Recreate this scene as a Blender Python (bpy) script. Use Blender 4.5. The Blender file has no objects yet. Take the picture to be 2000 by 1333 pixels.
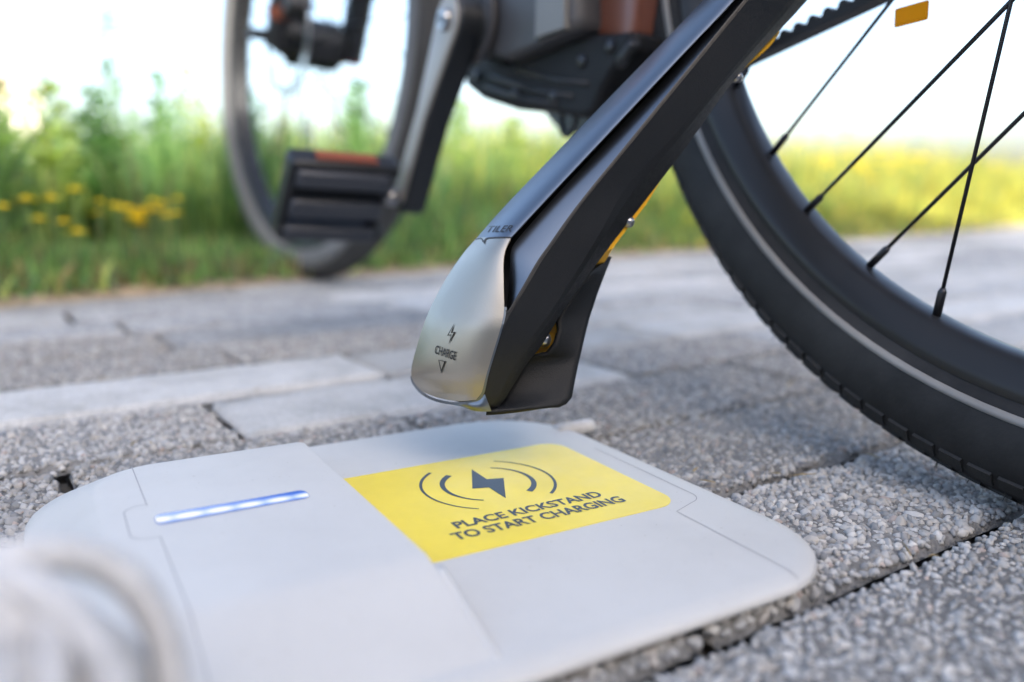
import bpy, math, random
import numpy as np
from math import sin, cos, radians, pi, atan2, hypot
from mathutils import Matrix, Vector

sc = bpy.context.scene
RNG = np.random.default_rng(7)
random.seed(7)

# ------------------------------------------------------------------ camera
F_PX, PITCH, ROLL, CAM_H = 1604.8, 0.18393, 0.0074, 0.14018     # solved from wheels and paver rows (2000 px wide)
_fwd = np.array([0, cos(PITCH), -sin(PITCH)]); _r0 = np.array([1., 0, 0]); _u0 = np.cross(_r0, _fwd)
_R = cos(ROLL)*_r0 + sin(ROLL)*_u0
_U = -sin(ROLL)*_r0 + cos(ROLL)*_u0
CAM = np.array([0, 0, CAM_H])
cam_d = bpy.data.cameras.new('camera'); cam = bpy.data.objects.new('camera', cam_d)
sc.collection.objects.link(cam)
cam.matrix_world = Matrix([[_R[i], _U[i], -_fwd[i], CAM[i]] for i in range(3)] + [[0, 0, 0, 1]])
cam_d.sensor_width = 36; cam_d.lens = F_PX/2000*36
cam_d.clip_start = 0.01; cam_d.clip_end = 3000
cam_d.dof.use_dof = True; cam_d.dof.focus_distance = 0.358; cam_d.dof.aperture_fstop = 3.5
sc.camera = cam

# ------------------------------------------------------------------ sky, sun, exposure
SUN_EL, SUN_AZ = radians(30), radians(153)       # azimuth clockwise from +Y: behind the camera; a building added out of view keeps the paving in its shade
w = bpy.data.worlds.new('World'); sc.world = w; w.use_nodes = True
nt = w.node_tree; nt.nodes.clear()
sky = nt.nodes.new('ShaderNodeTexSky'); sky.sky_type = 'NISHITA'; sky.sun_disc = False
sky.sun_elevation = SUN_EL; sky.sun_rotation = SUN_AZ
sky.air_density = 0.9; sky.dust_density = 4.0; sky.ozone_density = 0.5
bg = nt.nodes.new('ShaderNodeBackground'); bg.inputs[1].default_value = 0.135
wo = nt.nodes.new('ShaderNodeOutputWorld')
nt.links.new(sky.outputs[0], bg.inputs[0]); nt.links.new(bg.outputs[0], wo.inputs[0])
sd = bpy.data.lights.new('sun', 'SUN'); sd.energy = 3.0; sd.angle = radians(0.6); sd.color = (1, .95, .87)
sun = bpy.data.objects.new('sun', sd); sc.collection.objects.link(sun)
_sdir = Vector((sin(SUN_AZ)*cos(SUN_EL), cos(SUN_AZ)*cos(SUN_EL), sin(SUN_EL)))
sun.rotation_euler = (-_sdir).to_track_quat('-Z', 'Y').to_euler(); sun.location = (2, 3, 6)
sc.view_settings.view_transform = 'Standard'; sc.view_settings.look = 'None'
sc.view_settings.gamma = 1; sc.view_settings.exposure = 2.12
sc.render.engine = 'CYCLES'
sc.cycles.use_denoising = True
sc.cycles.max_bounces = 8

# ------------------------------------------------------------------ pixel -> place helpers
def at(px, py, d):
    return CAM + d*((px-1000)/F_PX*_R - (py-666.5)/F_PX*_U + _fwd)
def ground(px, py, z=0.0):
    v = (px-1000)/F_PX*_R - (py-666.5)/F_PX*_U + _fwd
    return CAM + v*(z-CAM_H)/v[2]

# ------------------------------------------------------------------ object helpers
def tag(o, label=None, cat=None, group=None, kind=None):
    if label: o['label'] = label
    if cat: o['category'] = cat
    if group: o['group'] = group
    if kind: o['kind'] = kind
    return o
def link(o, parent=None):
    sc.collection.objects.link(o)
    if parent is not None: o.parent = parent
    return o
def empty(name, M=None):
    o = bpy.data.objects.new(name, None); o.empty_display_size = .02
    sc.collection.objects.link(o)
    if M is not None: o.matrix_world = M
    return o
def mobj(name, verts, faces, mat, parent=None, smooth=True, sharp=None):
    me = bpy.data.meshes.new(name)
    me.from_pydata([tuple(map(float, v)) for v in verts], [], [tuple(f) for f in faces])
    me.validate(); me.update()
    if mat is not None: me.materials.append(mat)
    if smooth: me.polygons.foreach_set('use_smooth', [True]*len(me.polygons))
    if sharp:
        me.set_sharp_from_angle(angle=radians(sharp))
    return link(bpy.data.objects.new(name, me), parent)
def npmesh(name, V, Fq, cols=None, smooth=True):
    """fast mesh from arrays; Fq (n,k) all faces with k corners"""
    me = bpy.data.meshes.new(name)
    k = Fq.shape[1]
    me.vertices.add(len(V)); me.vertices.foreach_set('co', np.ascontiguousarray(V, np.float32).ravel())
    me.loops.add(Fq.size); me.loops.foreach_set('vertex_index', np.ascontiguousarray(Fq, np.int32).ravel())
    me.polygons.add(len(Fq)); me.polygons.foreach_set('loop_start', np.arange(0, Fq.size, k, dtype=np.int32))
    if smooth: me.polygons.foreach_set('use_smooth', np.ones(len(Fq), bool))
    if cols is not None:
        a = me.color_attributes.new('col', 'FLOAT_COLOR', 'POINT')
        c4 = np.ones((len(V), 4), np.float32); c4[:, :3] = cols
        a.data.foreach_set('color', c4.ravel())
    me.update(calc_edges=True); me.validate()
    return me
def grid_faces(nr, nc, closed_c=False, closed_r=False, off=0):
    f = []
    for i in range(nr if closed_r else nr-1):
        for j in range(nc if closed_c else nc-1):
            a = i*nc+j; b = i*nc+(j+1) % nc; c = ((i+1) % nr)*nc+(j+1) % nc; d = ((i+1) % nr)*nc+j
            f.append((a+off, b+off, c+off, d+off))
    return f
def lathe(prof, n, axis_center=(0, 0, 0), closed=True):
    """profile of (r, y) turned round the y axis"""
    V = []
    for k in range(n):
        a = 2*pi*k/n
        for r, y in prof:
            V.append((axis_center[0]+r*cos(a), axis_center[1]+y, axis_center[2]+r*sin(a)))
    return V, grid_faces(n, len(prof), closed_c=closed, closed_r=True)
def tube(pts, rad, n=10, caps=True, flat=1.0):
    pts = [np.array(q, float) for q in pts]
    if np.isscalar(rad): rad = [rad]*len(pts)
    V = []; F = []
    t0 = pts[1]-pts[0]; t0 /= np.linalg.norm(t0)
    ref = np.array([0, 0, 1.]) if abs(t0[2]) < .9 else np.array([0, 1., 0])
    nrm = np.cross(t0, ref); nrm /= np.linalg.norm(nrm)
    for i, q in enumerate(pts):
        t = pts[min(i+1, len(pts)-1)]-pts[max(i-1, 0)]; t /= np.linalg.norm(t)
        nrm = nrm-t*(nrm@t); nrm /= np.linalg.norm(nrm); b = np.cross(t, nrm)
        for k in range(n):
            a = 2*pi*k/n
            V.append(q+rad[i]*(cos(a)*nrm+flat*sin(a)*b))
    F = grid_faces(len(pts), n, closed_c=True)
    if caps:
        F.append(tuple(range(n-1, -1, -1))); m = (len(pts)-1)*n
        F.append(tuple(m+k for k in range(n)))
    return V, F
def box(cx, cy, cz, sx, sy, sz, rot=None):
    V = [np.array([x*sx/2, y*sy/2, z*sz/2]) for x in (-1, 1) for y in (-1, 1) for z in (-1, 1)]
    if rot is not None: V = [rot @ v for v in V]
    V = [v+np.array([cx, cy, cz]) for v in V]
    return V, [(0, 1, 3, 2), (4, 6, 7, 5), (0, 4, 5, 1), (2, 3, 7, 6), (0, 2, 6, 4), (1, 5, 7, 3)]
def join(*vf):
    V = []; F = []
    for v, f in vf:
        o = len(V); V += list(v); F += [tuple(i+o for i in q) for q in f]
    return V, F
def prism(poly, y0, y1, bev=0.0):
    """polygon in (x,z), extruded along y, with a small edge round"""
    P = [np.array(q, float) for q in poly]; c = sum(P)/len(P); n = len(P)
    V = []; rings = [(y0, 1-bev), (y0+(y1-y0)*.06, 1.0), (y1-(y1-y0)*.06, 1.0), (y1, 1-bev)]
    for y, s in rings:
        for q in P:
            e = c+(q-c)*s; V.append((e[0], y, e[1]))
    F = grid_faces(4, n, closed_c=True)
    F.append(tuple(range(n-1, -1, -1))); F.append(tuple(3*n+k for k in range(n)))
    return V, F
def rotmat(axis, a):
    return np.array(Matrix.Rotation(a, 3, axis))
def bevel(o, wdt=.001, seg=2, ang=35):
    m = o.modifiers.new('bevel', 'BEVEL'); m.width = wdt; m.segments = seg; m.limit_method = 'ANGLE'; m.angle_limit = radians(ang)
    return o
def solidify(o, t):
    m = o.modifiers.new('thick', 'SOLIDIFY'); m.thickness = abs(t); m.offset = -1 if t > 0 else 1
    return o

# ------------------------------------------------------------------ materials
class Nodes:
    def __init__(s, name):
        s.m = bpy.data.materials.new(name); s.m.use_nodes = True; s.t = s.m.node_tree
        s.b = s.t.nodes['Principled BSDF']; s.o = s.t.nodes['Material Output']
    def n(s, typ, **kw):
        x = s.t.nodes.new(typ)
        for k, v in kw.items(): setattr(x, k, v)
        return x
    def l(s, a, b): s.t.links.new(a, b)
    def noise(s, scale, detail=3, rough=.5, coord='Object'):
        c = s.n('ShaderNodeTexCoord'); x = s.n('ShaderNodeTexNoise')
        x.inputs['Scale'].default_value = scale; x.inputs['Detail'].default_value = detail; x.inputs['Roughness'].default_value = rough
        s.l(c.outputs[coord], x.inputs['Vector']); return x
    def ramp(s, fac, stops):
        r = s.n('ShaderNodeValToRGB'); e = r.color_ramp.elements
        while len(e) < len(stops): e.new(.5)
        for i, (p_, c) in enumerate(stops):
            e[i].position = p_; e[i].color = (*c, 1)
        s.l(fac, r.inputs['Fac']); return r
    def bump(s, height, strength, dist, normal=None):
        b = s.n('ShaderNodeBump'); b.inputs['Strength'].default_value = strength; b.inputs['Distance'].default_value = dist
        s.l(height, b.inputs['Height'])
        if normal is not None: s.l(normal, b.inputs['Normal'])
        return b
def simple(name, col, rough=.5, metal=0.0, bump=None, var=0.0, varscale=30, rvar=0.0, spec=.5, coat=0.0):
    N = Nodes(name); b = N.b
    b.inputs['Base Color'].default_value = (*col, 1); b.inputs['Roughness'].default_value = rough
    b.inputs['Metallic'].default_value = metal; b.inputs['Specular IOR Level'].default_value = spec
    if coat: b.inputs['Coat Weight'].default_value = coat; b.inputs['Coat Roughness'].default_value = .15
    if var:
        x = N.noise(varscale, 4, .6)
        lo = tuple(c*(1-var) for c in col); hi = tuple(min(1, c*(1+var)) for c in col)
        r = N.ramp(x.outputs['Fac'], [(.3, lo), (.7, hi)]); N.l(r.outputs[0], b.inputs['Base Color'])
    if rvar:
        x = N.noise(varscale*1.7, 3, .6); mr = N.n('ShaderNodeMapRange')
        mr.inputs[1].default_value = .3; mr.inputs[2].default_value = .7
        mr.inputs[3].default_value = max(.02, rough-rvar); mr.inputs[4].default_value = min(1, rough+rvar)
        N.l(x.outputs['Fac'], mr.inputs[0]); N.l(mr.outputs[0], b.inputs['Roughness'])
    if bump:
        scale, st, dist = bump
        x = N.noise(scale, 2, .5); bp = N.bump(x.outputs['Fac'], st, dist); N.l(bp.outputs[0], b.inputs['Normal'])
    return N.m
def attr_mat(name, rough=.8, translucent=0.0, bump=None, spec=.3):
    N = Nodes(name); a = N.n('ShaderNodeAttribute'); a.attribute_name = 'col'
    N.l(a.outputs['Color'], N.b.inputs['Base Color']); N.b.inputs['Roughness'].default_value = rough
    N.b.inputs['Specular IOR Level'].default_value = spec
    if bump:
        x = N.noise(bump[0], 3, .6); bp = N.bump(x.outputs['Fac'], bump[1], bump[2]); N.l(bp.outputs[0], N.b.inputs['Normal'])
    if translucent:
        tr = N.n('ShaderNodeBsdfTranslucent'); mx = N.n('ShaderNodeMixShader'); mx.inputs[0].default_value = translucent
        N.l(a.outputs['Color'], tr.inputs['Color']); N.l(N.b.outputs[0], mx.inputs[1]); N.l(tr.outputs[0], mx.inputs[2])
        N.l(mx.outputs[0], N.o.inputs['Surface'])
    return N.m

def concrete(name, stops, scale, bumpd, speck=True):
    N = Nodes(name); c = N.n('ShaderNodeTexCoord')
    v = N.n('ShaderNodeTexVoronoi'); v.inputs['Scale'].default_value = scale; N.l(c.outputs['Object'], v.inputs['Vector'])
    oi = N.n('ShaderNodeObjectInfo')
    bw = N.n('ShaderNodeSeparateColor'); N.l(v.outputs['Color'], bw.inputs[0])
    r = N.ramp(bw.outputs[0], stops)
    ns = N.noise(19, 6, .68); r2 = N.ramp(ns.outputs['Fac'], [(.3, (.72, .715, .70)), (.52, (1, 1, 1)), (.72, (1.12, 1.12, 1.12))])
    mx = N.n('ShaderNodeMix'); mx.data_type = 'RGBA'; mx.blend_type = 'MULTIPLY'; mx.inputs[0].default_value = 1
    N.l(r.outputs[0], mx.inputs[6]); N.l(r2.outputs[0], mx.inputs[7])
    hv = N.n('ShaderNodeHueSaturation'); mr = N.n('ShaderNodeMapRange'); mr.inputs[3].default_value = .74; mr.inputs[4].default_value = 1.14
    N.l(oi.outputs['Random'], mr.inputs[0]); N.l(mr.outputs[0], hv.inputs['Value']); N.l(mx.outputs[2], hv.inputs['Color'])
    N.l(hv.outputs[0], N.b.inputs['Base Color'])
    N.b.inputs['Roughness'].default_value = .9; N.b.inputs['Specular IOR Level'].default_value = .25
    n2 = N.noise(700, 2, .6); b1 = N.bump(v.outputs['Distance'], .8, -bumpd); b1.invert = True
    b2 = N.bump(n2.outputs['Fac'], .35, .0006, b1.outputs[0]); N.l(b2.outputs[0], N.b.inputs['Normal'])
    return N.m

M = {}
M['paver_light'] = concrete('smooth_light_concrete', [(0, (.42, .415, .40)), (.5, (.50, .492, .476)), (1, (.56, .553, .535))], 650, .0004)
M['paver_mid'] = concrete('rough_grey_concrete', [(0, (.24, .24, .24)), (.35, (.35, .347, .343)), (.7, (.42, .415, .405)), (1, (.49, .48, .465))], 260, .0012)
M['paver_matrix'] = concrete('dark_cement_matrix', [(0, (.16, .158, .154)), (1, (.23, .226, .22))], 500, .0006)
M['pebble'] = attr_mat('aggregate_pebble', .7, 0, (900, .25, .0006), .35)
M['sand'] = simple('joint_sand', (.055, .05, .042), .95, var=.4, varscale=90, bump=(400, .6, .001))
M['soil'] = simple('verge_soil', (.33, .26, .18), .95, var=.45, varscale=12, bump=(60, .8, .01))
M['meadow'] = simple('meadow_ground', (.075, .10, .035), .95, var=.4, varscale=.8)
N = Nodes('white_pad_plastic'); N.b.inputs['Roughness'].default_value = .52; N.b.inputs['Specular IOR Level'].default_value = .38
a_ = N.ramp(N.noise(22, 5, .65).outputs['Fac'], [(.30, (.515, .508, .490)), (.55, (.548, .541, .522)), (.75, (.560, .553, .535))])
b_ = N.ramp(N.noise(650, 2, .5).outputs['Fac'], [(.22, (.72, .70, .66)), (.30, (1, 1, 1))])
mx = N.n('ShaderNodeMix'); mx.data_type = 'RGBA'; mx.blend_type = 'MULTIPLY'; mx.inputs[0].default_value = 1
N.l(a_.outputs[0], mx.inputs[6]); N.l(b_.outputs[0], mx.inputs[7]); N.l(mx.outputs[2], N.b.inputs['Base Color'])
N.l(N.bump(N.noise(1500, 2, .5).outputs['Fac'], .15, .0003).outputs[0], N.b.inputs['Normal']); M['pad'] = N.m
M['seam'] = simple('seam_shadow_gap', (.30, .30, .31), .8)
M['yellow'] = simple('yellow_film', (.86, .665, .05), .34, var=.06, varscale=35, bump=(1700, .35, .0003), rvar=.05, spec=.8)
M['ink'] = simple('slate_ink', (.045, .06, .085), .42, bump=(1700, .3, .0002))
M['cap'] = simple('satin_gunmetal', (.43, .385, .325), .36, 1.0, bump=(1400, .25, .0002), rvar=.03, varscale=60)
M['cap_dark'] = simple('relief_shade_metal', (.055, .053, .05), .5, .5)  # dark tone stands in for shade at the edges of the raised marks
M['cover'] = simple('black_satin_cover', (.19, .21, .235), .31, 1.0, bump=(1600, .08, .0002))
M['groove'] = simple('black_groove', (.006, .006, .007), .5)
M['side'] = simple('black_textured_aluminium', (.0085, .0095, .0115), .46, 0.0, bump=(1700, .5, .0003), rvar=.08, varscale=300, spec=.34)
M['wedge'] = simple('black_grained_plastic', (.0065, .0075, .0095), .55, bump=(1700, .6, .0004), spec=.28)
M['yellowpart'] = simple('yellow_plastic', (.80, .42, .01), .4)
M['steel'] = simple('bolt_steel', (.34, .34, .35), .28, 1.0)
M['black'] = simple('black_plastic', (.014, .015, .017), .42, var=.2, varscale=40)
M['tyre'] = simple('tyre_rubber', (.017, .017, .0175), .66, bump=(500, .25, .0005), var=.6, varscale=26, spec=.35)
M['tread'] = simple('tread_rubber', (.017, .0165, .016), .75, bump=(700, .3, .0005), var=.3, varscale=50)
M['fronttyre'] = simple('grey_tyre_rubber', (.065, .063, .06), .75, var=.25, varscale=14)  # paler grey than the rear tyre's rubber
M['sidewall'] = simple('light_grey_sidewall', (.175, .172, .17), .7, var=.15, varscale=10)  # pale grey band on the sides of the front tyre
M['rim'] = simple('black_anodised_rim', (.016, .016, .017), .36, 0, rvar=.08, varscale=20, spec=.4)
M['stripe'] = simple('reflective_stripe', (.22, .214, .205), .5, var=.15, varscale=25)
M['spoke'] = simple('dark_spoke_steel', (.05, .05, .055), .35, .8)
M['frame'] = simple('copper_brown_paint', (.18, .058, .032), .32, .2, coat=.4)
M['motor'] = simple('motor_black_plastic', (.009, .009, .0105), .6, spec=.25)
M['motorgrey'] = simple('motor_grey_cover', (.060, .058, .060), .5)
M['crankface'] = simple('crank_silver', (.36, .335, .305), .45, .2)
M['crankblack'] = simple('crank_black', (.012, .014, .017), .4)
M['pedal'] = simple('pedal_black_rubber', (.010, .011, .013), .42, bump=(300, .2, .0006))
M['grip'] = simple('grip_rubber', (.045, .050, .064), .34)
M['orange'] = simple('orange_reflector', (.22, .055, .02), .45)
M['amber'] = simple('amber_reflector', (1.0, .46, .02), .3, coat=.5)
M['red'] = simple('red_anodised', (.5, .03, .03), .35, .3)
M['disc'] = simple('brake_disc_steel', (.5, .48, .45), .3, 1.0)
M['belt'] = simple('belt_rubber', (.022, .022, .024), .6, bump=(400, .3, .0005))
M['cable'] = simple('white_cable_sheath', (.50, .495, .49), .5, var=.3, varscale=60)
M['grass'] = attr_mat('grass_blade', .55, .62, None, .3)
def translucent(name, col, k):
    N = Nodes(name); N.b.inputs['Base Color'].default_value = (*col, 1); N.b.inputs['Roughness'].default_value = .4
    tr = N.n('ShaderNodeBsdfTranslucent'); tr.inputs[0].default_value = (*col, 1); mx = N.n('ShaderNodeMixShader'); mx.inputs[0].default_value = k
    N.l(N.b.outputs[0], mx.inputs[1]); N.l(tr.outputs[0], mx.inputs[2]); N.l(mx.outputs[0], N.o.inputs['Surface']); return N.m
M['flower'] = translucent('yellow_petal', (.95, .76, .02), .5); M['amber'] = translucent('amber_reflector', (1.0, .60, .07), .9)
M['wall'] = simple('pale_rose_render', (.88, .80, .76), .9, var=.03, varscale=.5)
M['roof'] = simple('pale_tile_roof', (.66, .50, .44), .9)
M['glass'] = simple('window_glass', (.10, .12, .14), .1)
# light strip: white diodes shining through a blue diffuser
N = Nodes('light_strip'); c = N.n('ShaderNodeTexCoord'); sx = N.n('ShaderNodeSeparateXYZ'); N.l(c.outputs['Object'], sx.inputs[0])
def mth(N, op, a, b=None):
    x = N.n('ShaderNodeMath', operation=op)
    for i, v in enumerate((a, b)):
        if v is None: continue
        if isinstance(v, (int, float)): x.inputs[i].default_value = v
        else: N.l(v, x.inputs[i])
    return x.outputs[0]
LED_PITCH = .0108
ux = mth(N, 'ADD', sx.outputs[0], 5*LED_PITCH)
fx = mth(N, 'SUBTRACT', mth(N, 'MODULO', ux, LED_PITCH), LED_PITCH/2)
rx = mth(N, 'DIVIDE', fx, .0056); ry = mth(N, 'DIVIDE', mth(N, 'ADD', sx.outputs[1], .0011), .0023)
dd = mth(N, 'ADD', mth(N, 'MULTIPLY', rx, rx), mth(N, 'MULTIPLY', ry, ry))
gl = mth(N, 'POWER', 2.718, mth(N, 'MULTIPLY', dd, -1.0))
gx = N.n('ShaderNodeMapRange'); N.l(sx.outputs[0], gx.inputs[0]); gx.inputs[1].default_value = -.027; gx.inputs[2].default_value = .027; gx.inputs[3].default_value = .55; gx.inputs[4].default_value = .0
fac = mth(N, 'ADD', gl, mth(N, 'MULTIPLY', gx.outputs[0], .6))
cr = N.ramp(fac, [(0, (.03, .13, .62)), (.45, (.45, .60, 1.0)), (1, (1, 1, 1))])
em = N.n('ShaderNodeEmission'); N.l(cr.outputs[0], em.inputs['Color'])
em.inputs['Strength'].default_value = .27
N.l(em.outputs[0], N.o.inputs['Surface']); M['led'] = N.m

# ------------------------------------------------------------------ ground, paving, verge
PHI = 0.5977
D1 = np.array([cos(PHI), sin(PHI)]); N1 = np.array([-sin(PHI), cos(PHI)])
def dn(d, n, z=0): q = d*D1+n*N1; return (q[0], q[1], z)
EDGE = np.array([(-3.2, -1.35), (-1.6, .05)]+[tuple(ground(*q)[:2]) for q in [(20, 592), (250, 574), (450, 556), (640, 541), (1000, 512), (1600, 472), (2000, 441)]]+[(4.6, 5.5), (9, 9.4)])
_eseg = EDGE[1:]-EDGE[:-1]; _elen = np.hypot(_eseg[:, 0], _eseg[:, 1]); _ecum = np.r_[0, np.cumsum(_elen)]
def edge_at(s):
    i = int(np.clip(np.searchsorted(_ecum, s)-1, 0, len(_elen)-1)); t = (s-_ecum[i])/_elen[i]
    q = EDGE[i]+_eseg[i]*t; n = np.array([-_eseg[i][1], _eseg[i][0]])/_elen[i]
    return q, n
def edge_side(P):
    """signed distance of points beyond the paving edge (positive = verge)"""
    P = np.atleast_2d(P); best = np.full(len(P), 1e9); sg = np.zeros(len(P))
    for a, v, L in zip(EDGE[:-1], _eseg, _elen):
        t = np.clip(((P-a) @ v)/L**2, 0, 1); q = a+t[:, None]*v; dist = np.hypot(*(P-q).T)
        cr_ = v[0]*(P[:, 1]-a[1])-v[1]*(P[:, 0]-a[0])
        m = dist < best; best[m] = dist[m]; sg[m] = np.sign(cr_[m])
    return best*sg

g = mobj('ground', [(-900, -900, -.09), (900, -900, -.09), (900, 1500, -.09), (-900, 1500, -.09)], [(0, 1, 2, 3)], M['meadow'], smooth=False)
tag(g, kind='structure')
# bedding under the paving (shows in the joints) and the paving itself
bed_poly = [tuple(q)+(-.011,) for q in EDGE]+[(9, -6, -.011), (-3.2, -6, -.011)]
pav = mobj('pavement', bed_poly, [tuple(range(len(bed_poly)))[::-1]], M['sand'], smooth=False)
tag(pav, kind='structure')

JW = .0056
rows = [.161-.0985*k for k in range(12, 0, -1)]+[.161, .250, .351, .459, .557, .657]+[.657+.0985*k for k in range(1, 34)]
known = {(.351): [.035-.2, .035, .225, .525, .725], (.459): [-.17, .13, .43, .63], (.557): [-.03, .27, .57], (.657): [-.114, .186, .486], (.250): [-.03, .27, .57], (.161): [-.11, .19, .49], .062: [-.15, .15, .75], -.036: [-.3, .0, .6], -.135: [-.2, .1, .7]}
light_spots = [(.28, .508), (.12, .607), (-.05, .805), (.52, .60), (.05, 1.0)]
def paver_mesh(L, W, seed):
    rr = np.random.default_rng(seed)
    nx, ny = max(8, int(L/.02)), 6
    xs = np.r_[0, .0025, np.linspace(.010, L-.010, nx), L-.0025, L]-L/2; ys = np.r_[0, .0025, np.linspace(.010, W-.010, ny), W-.0025, W]-W/2
    V = []; 
    for i, x in enumerate(xs):
        for j, y in enumerate(ys):
            ex = i in (0, len(xs)-1); ey = j in (0, len(ys)-1)
            z = -.0050 if (ex or ey) else (-.0009 if (i in (1, len(xs)-2) or j in (1, len(ys)-2)) else 0)
            z += rr.normal(0, .00025)
            jx = rr.normal(0, .0005) if ex else 0; jy = rr.normal(0, .0005) if ey else 0
            V.append((x+jx, y+jy, z))
    nr, nc = len(xs), len(ys); F = grid_faces(nr, nc); F = [f[::-1] for f in F]
    F = [f[::-1] for f in F]
    ring = [i*nc for i in range(nr)]+[(nr-1)*nc+j for j in range(1, nc)]+[i*nc+nc-1 for i in range(nr-2, -1, -1)]+[j for j in range(nc-2, 0, -1)]
    o = len(V)
    for k in ring: V.append((V[k][0], V[k][1], -.05))
    m = len(ring)
    for k in range(m): F.append((ring[(k+1) % m], ring[k], o+k, o+(k+1) % m))
    me = bpy.data.meshes.new('paver'); me.from_pydata(V, [], F); me.validate(); me.update()
    me.polygons.foreach_set('use_smooth', [True]*len(me.polygons))
    return me
# pebble template
import bmesh
def ico(sub):
    bm = bmesh.new(); bmesh.ops.create_icosphere(bm, subdivisions=sub, radius=1)
    bm.verts.ensure_lookup_table(); v = np.array([q.co[:] for q in bm.verts]); f = np.array([[q.index for q in t.verts] for t in bm.faces]); bm.free(); return v, f
ICO = {1: ico(1), 2: ico(2)}
PCOL = np.array([(.44, .435, .43), (.39, .39, .39), (.32, .325, .33), (.24, .25, .26), (.16, .17, .185), (.50, .49, .475), (.36, .34, .315), (.40, .37, .34), (.40, .33, .30), (.29, .285, .28), (.20, .20, .205)])
PW = np.array([.17, .16, .13, .10, .08, .08, .09, .06, .03, .06, .04]); PW = PW/PW.sum()
def rand_rot(n):
    q = RNG.normal(size=(n, 4)); q /= np.linalg.norm(q, axis=1)[:, None]; a, b, c, d = q.T
    return np.stack([np.stack([1-2*(c*c+d*d), 2*(b*c-a*d), 2*(b*d+a*c)], -1), np.stack([2*(b*c+a*d), 1-2*(b*b+d*d), 2*(c*d-a*b)], -1), np.stack([2*(b*d-a*c), 2*(c*d+a*b), 1-2*(b*b+c*c)], -1)], -2)
def pebbles(L, W, sub, size, tone):
    # jittered grid so that they pack without gaps; edges of the block included
    st = size*1.62
    nx, ny = int(L/st)+1, int(W/st)+1
    gx, gy = np.meshgrid((np.arange(nx)+.5)/nx*L-L/2, (np.arange(ny)+.5)/ny*W-W/2, indexing='ij')
    P = np.stack([gx.ravel(), gy.ravel()], -1); P = P+RNG.normal(0, st*.27, P.shape)
    keep = (np.abs(P[:, 0]) < L/2-.0010) & (np.abs(P[:, 1]) < W/2-.0010) & (RNG.random(len(P)) < .95); P = P[keep]; n = len(P)
    r = size*np.clip(RNG.lognormal(-.05, .28, n), .5, 1.9)
    bv, bf = ICO[sub]
    lump = 1+RNG.normal(0, .13 if sub == 2 else .1, (n, len(bv), 1))
    S = np.stack([r*RNG.uniform(.85, 1.35, n), r*RNG.uniform(.75, 1.0, n), r*RNG.uniform(.55, .8, n)], -1)
    Vv = np.einsum('nij,nvj->nvi', rand_rot(n), bv[None]*lump*S[:, None, :])
    ed = np.minimum(L/2-np.abs(P[:, 0]), W/2-np.abs(P[:, 1]))
    z = -r*.22+RNG.normal(0, .00035, n)-np.clip(.006-ed, 0, .006)**2*45
    Vv += np.stack([P[:, 0], P[:, 1], z], -1)[:, None, :]
    Ff = (bf[None]+(np.arange(n)*len(bv))[:, None, None]).reshape(-1, 3)
    C = (PCOL[RNG.choice(len(PCOL), n, p=PW)]*.8+np.array([.085, .082, .076]))*RNG.uniform(.8, 1.15, (n, 1))*tone
    return npmesh('aggregate', Vv.reshape(-1, 3), Ff, np.repeat(C, len(bv), 0))
cnt = 0
paver_cache = {}
for ri in range(len(rows)-1):
    n0, n1 = rows[ri], rows[ri+1]; W = n1-n0-JW
    key = round(n0, 3)
    js = list(known.get(key, []))
    rr = random.Random(ri*31+5)
    if not js: js = [-.05+rr.uniform(-.15, .15)]
    while js[0] > -1.6: js.insert(0, js[0]-rr.choice((.2, .3, .3)))
    while js[-1] < 5.2: js.append(js[-1]+rr.choice((.2, .3, .3)))
    for a, b in zip(js[:-1], js[1:]):
        c = np.array(dn((a+b)/2, (n0+n1)/2))[:2]
        if edge_side(c)[0] > .045: continue
        # keep what the lens or a small step aside could see
        dep = c[1]
        if dep < -.25 or abs(c[0]) > .75*dep+.42 or dep > 4.6: continue
        L = b-a-JW
        dist = hypot(c[0], c[1])
        light = any(a < ld < b and n0 < ln < n1 for ld, ln in light_spots) or (dist > .8 and rr.random() < .33)
        near = dist < .86 and dep > .08
        kk = (round(L, 2), round(W, 3), rr.randrange(3))
        if kk not in paver_cache: paver_cache[kk] = paver_mesh(L, W, len(paver_cache))
        me = paver_cache[kk].copy(); me.materials.append(M['paver_light'] if light else (M['paver_matrix'] if near else M['paver_mid']))
        o = bpy.data.objects.new('paver', me); link(o, pav)
        o.location = (c[0], c[1], rr.uniform(-.0012, .0008) - (0 if light else .0))
        o.rotation_euler = (rr.gauss(0, .003), rr.gauss(0, .002), PHI+rr.gauss(0, .002)); cnt += 1
        if near and not light:
            sub = 2 if dist < .43 else 1
            ag = bpy.data.objects.new('aggregate', pebbles(L, W, sub, .00175 if dist < .5 else .0020, rr.uniform(.88, 1.1))); ag.data.materials.append(M['pebble'])
            link(ag, o); tag(ag, kind='stuff')
            o.location.z -= .0016
# paving that goes on behind and beside the camera: same stone, pieces no longer in view
rest = mobj('pavement_beyond', [(-3.2, -6, -.008), (9, -6, -.008), (9, -.18, -.008), (-3.2, -.18, -.008)], [(0, 1, 2, 3)], M['paver_mid'], smooth=False)
tag(rest, kind='structure')

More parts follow.
